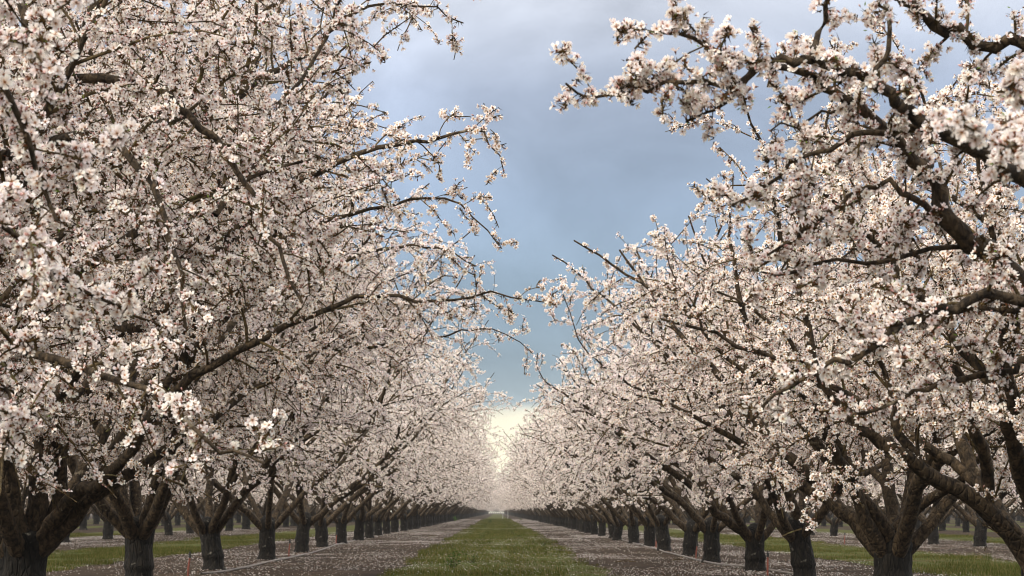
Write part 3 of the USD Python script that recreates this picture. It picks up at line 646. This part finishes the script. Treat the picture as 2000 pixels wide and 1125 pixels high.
specs = {"left": [(301, dict(rad=4.3, top=6.3, n_limbs=5, fork=0.62, girth=0.132)), (302, dict(rad=4.25, top=5.9, n_limbs=4, fork=0.66, girth=0.13, lean=(0.06, 0.04))), (303, dict(rad=4.35, top=6.4, n_limbs=4, fork=0.58, girth=0.135, lean=(-0.05, 0.0)))],
         "right": [(311, dict(rad=3.2, top=4.6, n_limbs=5, fork=0.60, girth=0.128, low=0.93)), (312, dict(rad=3.15, top=4.45, n_limbs=4, fork=0.55, girth=0.13, lean=(0.06, 0.04), low=0.93)), (313, dict(rad=3.25, top=4.75, n_limbs=4, fork=0.62, girth=0.13, lean=(-0.07, 0.02), low=0.93))],
         "far": [(321, dict(rad=3.55, top=5.3, n_limbs=4, fork=0.60, girth=0.14)), (322, dict(rad=3.65, top=5.5, n_limbs=5, fork=0.60, girth=0.14))]}
for which, side, x, d, lab, grp in places:
    if len(KINDS[which]) < len(specs[which]):
        seed, kw = specs[which][len(KINDS[which])]
        far = which == "far"
        kind_tree(which, seed, x, d, lab, grp, -1, pitch=0.034 if far else 0.020, twig_step=0.20 if far else 0.22, side_step=0.28 if far else 0.25, cap=9500 if far else 20000, bloom=1.5 if far else 1.2, **kw)
    else:
        kk = KINDS[which]; copy_of(kk[int(g.integers(len(kk)))], at_ground(x, d), g.uniform(0, 360), g.uniform(0.90, 1.07) * (1.22 if (which == "far" and side == "left") else 1.07 if side == "left" else 1.0), label=lab, category="almond tree", group=grp)

# ---- the orchard beyond: one mass
pi = UsdGeom.PointInstancer.Define(stage, "/World/distant_orchard")
tag(pi.GetPrim(), "far-off mass of blossoming almond trees closing the view behind the rows", "orchard", None, "stuff")
pos, idx, rot = [], [], []
for k in range(-14, 15):
    x = XL + ROW * k; kk = -k if k <= 0 else k - 1
    d0 = (238, 188, 203, 218, 192)[kk] if kk < 5 else max(60, kk * ROW * 3.4)
    d = d0
    while d < (880 if kk < 2 else 330):
        pos.append(at_ground(x, d) + [g.normal(0, 0.1), g.normal(0, 0.3), 0]); idx.append(int(g.integers(2))); rot.append(g.uniform(0, 2 * math.pi)); d += 5.2
proto = UsdGeom.Xform.Define(stage, "/World/distant_orchard/prototypes")
for i, kroot in enumerate(KINDS["far"]):
    x = UsdGeom.Xform.Define(stage, f"/World/distant_orchard/prototypes/almond_tree_{i:03d}")
    for child in kroot.GetChildren():
        c = stage.DefinePrim(x.GetPath().AppendChild(child.GetName())); c.GetReferences().AddInternalReference(child.GetPath())
    pi.GetPrototypesRel().AddTarget(x.GetPath())
for x in np.arange(-9, 9.1, 0.9):
    pos.append(at_ground(x, 884 + (7.3 * x) % 14)); idx.append(int(g.integers(2))); rot.append(g.uniform(0, 6.28))
pi.CreateScalesAttr(Vt.Vec3fArray.FromNumpy(np.repeat(np.where((np.abs(np.array(pos)[:, 0]) < 5), 1.16, 1.0)[:, None] * g.uniform(0.95, 1.05, (len(pos), 1)), 3, 1).astype(np.float32)))
pi.CreatePositionsAttr(Vt.Vec3fArray.FromNumpy(np.array(pos, np.float32)))
pi.CreateProtoIndicesAttr(Vt.IntArray(idx))
pi.CreateOrientationsAttr(Vt.QuathArray([Gf.Quath(math.cos(a / 2), 0, 0, math.sin(a / 2)) for a in rot]))

# ------------------------------------------------------------------ grass, fallen petals, weeds
def patch_instancer(name, label, category, protos, mat, spots, g, drift=None):
    p = UsdGeom.PointInstancer.Define(stage, f"/World/{name}"); tag(p.GetPrim(), label, category, None, "stuff")
    UsdGeom.Xform.Define(stage, f"/World/{name}/prototypes")
    for i, (mesh, col) in enumerate(protos):
        m = usdkit.mesh(stage, f"/World/{name}/prototypes/patch_{i:03d}", mesh, mat)
        UsdGeom.PrimvarsAPI(m).CreatePrimvar("col", Sdf.ValueTypeNames.Color3fArray, "vertex").Set(Vt.Vec3fArray.FromNumpy(col.astype(np.float32)))
        p.GetPrototypesRel().AddTarget(m.GetPath())
    a = g.integers(0, 4, len(spots)) * np.pi / 2
    p.CreatePositionsAttr(Vt.Vec3fArray.FromNumpy(np.array(spots, np.float32)))
    p.CreateProtoIndicesAttr(Vt.IntArray([int(x) for x in (g.integers(0, len(protos), len(spots)) if drift is None else np.clip(drift, 0, len(protos) - 1))]))
    p.CreateOrientationsAttr(Vt.QuathArray([Gf.Quath(float(math.cos(x / 2)), 0, 0, float(math.sin(x / 2))) for x in a]))

def blades(seed, n, h, spread):
    g = np.random.default_rng(seed); b = np.stack([g.uniform(-spread, spread, n), g.uniform(-spread, spread, n), np.full(n, -0.015)], 1)
    clump = fbm(np.stack([b[:, 0] * 5 + seed, b[:, 1] * 5, b[:, 0] * 0], -1), 3, seed)
    hh = h * g.uniform(0.5, 1.2, n) * (0.35 + 1.3 * clump); az = g.uniform(0, 6.28, n); w = g.uniform(0.0025, 0.005, n)
    side = np.stack([np.cos(az), np.sin(az), 0 * az], 1) * w[:, None]; ln = g.uniform(0.1, 0.7, n)
    tip = b + np.stack([-np.sin(az) * hh * ln, np.cos(az) * hh * ln, hh], 1)
    v = np.stack([b - side, b + side, tip], 1).reshape(-1, 3)
    f = np.arange(3 * n).reshape(-1, 3)
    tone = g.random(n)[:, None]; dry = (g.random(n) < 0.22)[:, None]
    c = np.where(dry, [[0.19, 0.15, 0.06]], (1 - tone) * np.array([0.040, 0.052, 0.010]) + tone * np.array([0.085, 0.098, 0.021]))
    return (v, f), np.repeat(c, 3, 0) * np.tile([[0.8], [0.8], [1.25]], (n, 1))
gg = np.random.default_rng(9)
spots = []
for mx in MIDS:
    if abs(mx) > 20: continue
    dmin, dmax = (20, 240) if abs(mx) < 3 else (22 if abs(mx) < 9 else 35, 75)
    for y in np.concatenate([np.arange(dmin, min(dmax, 90), 0.62), np.arange(90, max(dmax, 90), 1.1)]):
        for x in np.arange(mx - 1.12, mx + 1.13, 0.56):
            if abs(x - mx) > 0.9 and gg.random() < 0.3: continue
            s = at_ground(x + gg.normal(0, 0.07), y); s[2] += 0.012; spots.append(s)
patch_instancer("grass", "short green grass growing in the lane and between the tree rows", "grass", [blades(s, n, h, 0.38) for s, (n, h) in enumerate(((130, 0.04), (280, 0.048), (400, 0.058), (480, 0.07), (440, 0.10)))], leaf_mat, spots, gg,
                drift=np.array(9 * (fbm(np.array(spots) * [0.7, 0.28, 0.0], 3, 31) - 0.5) + 2.2 + gg.normal(0, 0.6, len(spots))).astype(int))

def petal_patch(seed, n, spread):
    g = np.random.default_rng(seed); c = np.stack([g.uniform(-spread, spread, n), g.uniform(-spread, spread, n), g.uniform(0.006, 0.016, n)], 1)
    nn = unit(np.stack([g.normal(0, 0.45, n), g.normal(0, 0.45, n), np.ones(n)], 1)); a, b, _ = frames(nn, g); s = g.uniform(0.007, 0.0125, n)[:, None]
    v = np.stack([c - a * s * 1.1, c + b * s * 0.8 + nn * s * 0.3, c + a * s * 1.1, c - b * s * 0.8 + nn * s * 0.3], 1).reshape(-1, 3)
    o = (np.arange(n) * 4)[:, None, None]; f = (np.array([[0, 1, 2], [0, 2, 3]])[None] + o).reshape(-1, 3)
    kind = g.random(n)[:, None]; tone = g.uniform(0.75, 1.0, (n, 1))
    col = np.where(kind < 0.70, np.array([[0.62, 0.58, 0.55]]) * tone, np.where(kind < 0.85, np.array([[0.36, 0.26, 0.22]]) * tone, np.array([[0.09, 0.055, 0.035]]) * tone))
    return (v, f), np.repeat(col, 4, 0)
spots = []
for rx in (XL, XR, XR + ROW, XL - ROW):
    dmin, dmax = (20, 230) if abs(rx) < 5 else (30, 100)
    for y in np.concatenate([np.arange(dmin, min(dmax, 80), 0.95), np.arange(80, max(dmax, 80), 1.5)]):
        for x in np.arange(rx - 2.25, rx + 2.3, 0.9):
            if gg.random() < 0.93: spots.append(at_ground(x + gg.normal(0, 0.1), y + gg.normal(0, 0.1)))
patch_instancer("fallen_petals", "white and pale pink petals strewn over the bare soil under the trees", "petals", [petal_patch(s, n, 0.52) for s, n in enumerate((14, 50, 95, 150, 230))], litter_mat, spots, gg,
                drift=np.array(5.5 * (fbm(np.array(spots) * [0.55, 0.22, 0.0], 3, 12) - 0.5) * 1.5 + 1.9 + gg.normal(0, 0.45, len(spots))).astype(int))
spots = []
for y in np.arange(20, 60, 1.1):
    for x in (-0.8, 0.0, 0.8):
        if gg.random() < 0.8:
            s = at_ground(x + gg.normal(0, 0.2), y); s[2] += 0.03; spots.append(s)
patch_instancer("lane_petals", "scattered white petals lying in the grass of the lane", "petals", [petal_patch(50 + s, 26, 0.5) for s in range(3)], litter_mat, spots, gg)

def weed(seed, h, n):
    g = np.random.default_rng(seed); parts, cols = [], []
    stems = []
    for k in range(n):
        az = g.uniform(0, 6.28); d = unit([math.cos(az) * 0.5, math.sin(az) * 0.5, 1.0]); p = wander(g, (g.normal(0, 0.03), g.normal(0, 0.03), -0.01), d, h * g.uniform(0.6, 1.1), 5, 0.12, 0.1)
        stems.append(tube(p, np.linspace(0.004, 0.0015, len(p)), 4))
        for q in np.linspace(0.15, 1, 9):
            pos, tan = along(p, np.array([q * arcs(p)[-1]])); out = unit(np.cross(tan[0], unit(g.normal(size=3))) + [0, 0, 0.35]); L = h * g.uniform(0.14, 0.26); wd = unit(np.cross(out, [0.1, 0.2, 1])) * L * 0.20
            a = pos[0]; v = np.array([a, a + out * L * 0.5 + wd, a + out * L, a + out * L * 0.5 - wd]) - np.array([[0, 0, 0], [0, 0, 0], [0, 0, L * 0.25], [0, 0, 0]])
            parts.append((v, np.array([[0, 1, 2], [0, 2, 3]]))); cols.append(np.repeat([np.array([0.045, 0.085, 0.022]) * g.uniform(0.7, 1.5)], 4, 0))
    return joined(stems), joined(parts), np.vstack(cols)
WEEDS = [(887, 1108, 0.30, 9, "tall dark weed clump in the lane nearest the camera"), (923, 1098, 0.22, 5, "small dark weed right beside the nearest tall weed clump"), (958, 1021, 0.42, 8, "dark weed tuft in mid lane where the grass narrows"),
         (948, 1030, 0.26, 6, "dark low weed in the lane just before the mid-lane tuft"), (938, 1048, 0.22, 5, "small weed at the lane's left half below the mid-lane weeds"), (1000, 1044, 0.20, 5, "small weed right of the lane's middle, halfway down"),
         (1013, 1050, 0.20, 5, "small branched weed on the right of the lane, above two others"), (1063, 1070, 0.26, 5, "thin weed near the right edge of the lane"), (942, 1058, 0.18, 5, "lowest small weed in the lane's left half"),
         (889, 1019, 0.55, 12, "bright green weed bush at the foot of the far left trunks"), (1018, 1017, 0.35, 6, "far green weed at the right lane edge")]
for i, (px, py, h, n, lab) in enumerate(WEEDS):
    d = F * EYE / (py - CY); root = thing("weed", at_ground((px - CX) / F * d, d), label=lab, category="weed", group="weeds in the lane")
    st, lv, col = weed(600 + i, h, n)
    if "bright" in lab: col = col * [2.2, 2.4, 1.6]
    obj("stem", st, twig_bark, root); obj("leaves", lv, leaf_mat, root, colors=col, kind="stuff")

# ------------------------------------------------------------------ irrigation stakes, hoses, markers
def stake(px, py, label, h=0.22):
    d = F * EYE / (py - CY); root = thing("sprinkler_stake", at_ground((px - CX) / F * d, d), rz=float(px % 90), label=label, category="sprinkler", group="orange sprinkler stakes at the trunks")
    obj("stake", tube([(0, 0, -0.05), (0.004, 0, h * 0.4), (0.022, 0.006, h)], [0.014, 0.013, 0.012], 8), orange_plastic, root, smooth=40)
    head = trimesh.util.concatenate([trimesh.creation.cylinder(0.018, 0.05, sections=10), trimesh.creation.cylinder(0.008, 0.10, sections=8)]); head.apply_translation((0.023, 0.006, h + 0.03))
    obj("sprinkler_head", head, black_plastic, root, smooth=40)
for px, py, lab in ((367, 1128, "orange stake with black head in front of the leaning third left trunk"), (564, 1088, "orange stake between the two left trunks beside the hose"), (656, 1064, "small orange stake beside the far left trunks"),
                    (1281, 1071, "orange stake left of the slim trunk in the right row"), (1359, 1094, "orange stake in front of the right row's middle trunks"), (1499, 1124, "orange stake at the foot of the three-limbed right trunk"),
                    (1787, 1078, "thin stake in the petals right of the stout forked trunk"), (1649, 1061, "thin stake on the grass edge left of the stout forked trunk"), (1991, 1098, "thin red stake at the right picture edge")):
    stake(px, py, lab)
def hose(px_points, label):
    pts = []
    for px, py in px_points:
        d = F * EYE / (py - CY); p = at_ground((px - CX) / F * d, d); p[2] += 0.016; pts.append(p)
    p = spline(pts, 0.4); p[:, 2] = [at_ground(a, b)[2] + 0.014 for a, b, _ in p]; p[:, 0] += 0.05 * (fbm(p * 0.8, 2, 8) - 0.5)
    v, f = tube(p - p[0], np.full(len(p), 0.014), 7)
    o = thing("irrigation_hose", p[0], label=label, category="hose")
    obj("pipe", (v, f), hose_plastic, o, smooth=True)
    ring = [tube([p[i] - p[0] - (p[i + 1] - p[i]) * 0.05, p[i] - p[0] + (p[i + 1] - p[i]) * 0.05], [0.019, 0.019], 8) for i in range(4, len(p) - 2, 14)]
    for r in ring[:8]: obj("joint", r, black_plastic, o)
hose([(395, 1124), (450, 1118), (505, 1106), (545, 1096), (610, 1082), (660, 1066), (705, 1054), (760, 1040), (810, 1028)], "pale irrigation hose lying along the left row of trunks")
hose([(1560, 1124), (1460, 1111), (1385, 1101), (1300, 1080), (1230, 1060), (1160, 1042)], "dusty irrigation hose lying along the right row of trunks")
for px, lab in ((982, "left one of two tiny white posts at the far lane end"), (992, "right one of two tiny white posts at the far lane end")):
    d = 235.0; o = thing("marker_post", at_ground((px - CX) / F * d, d), label=lab, category="post")
    obj("post", tube([(0, 0, -0.1), (0, 0, 0.5), (0, 0, 0.95)], [0.03, 0.03, 0.028], 8), white_paint, o, smooth=40)
    obj("cap", tube([(0, 0, 0.95), (0, 0, 0.985), (0, 0, 1.0)], [0.034, 0.033, 0.02], 8), black_plastic, o)

for px, py, ln, lab in ((1222, 1099, 0.16, "short dark fallen twig lying on the right petal strip"), (1325, 1097, 0.13, "small pale brown fallen twig near the right trunks"), (845, 1048, 0.20, "dark fallen twig on the left petal strip near the lane"), (790, 1057, 0.14, "small fallen twig on the left petal strip, nearer the trunks")):
    d = F * EYE / (py - CY); base = at_ground((px - CX) / F * d, d); gg2 = np.random.default_rng(px)
    tw = thing("fallen_twig", base + [0, 0, 0.012], rz=float(px % 70 - 35), label=lab, category="twig", group="fallen twigs on the soil")
    obj("stick", tube([(-ln, 0, 0), (-0.3 * ln, 0.03, 0.02), (0.4 * ln, 0.0, 0.015), (ln, 0.04, 0.004)], [0.010, 0.009, 0.007, 0.004], 6), twig_bark, tw, smooth=True)
    obj("side_twig", tube([(-0.2 * ln, 0.02, 0.015), (0.1 * ln, -0.05, 0.05), (0.3 * ln, -0.10, 0.04)], [0.006, 0.005, 0.002], 5), twig_bark, tw, smooth=True)

# ------------------------------------------------------------------ the air
haze_mat = usdkit.material(stage, LOOKS + "/pale_air", {"v": ("principled_volume", {"color": (0.92, 0.93, 0.95), "density": 0.00015, "anisotropy": 0.2})}, volume="v.volume")
hz = trimesh.creation.box(bounds=[(-500, -130, -1.2), (500, 1520, 14)])
obj("haze", hz, haze_mat, kind="stuff", label="thin pale air over the whole orchard", category="haze")
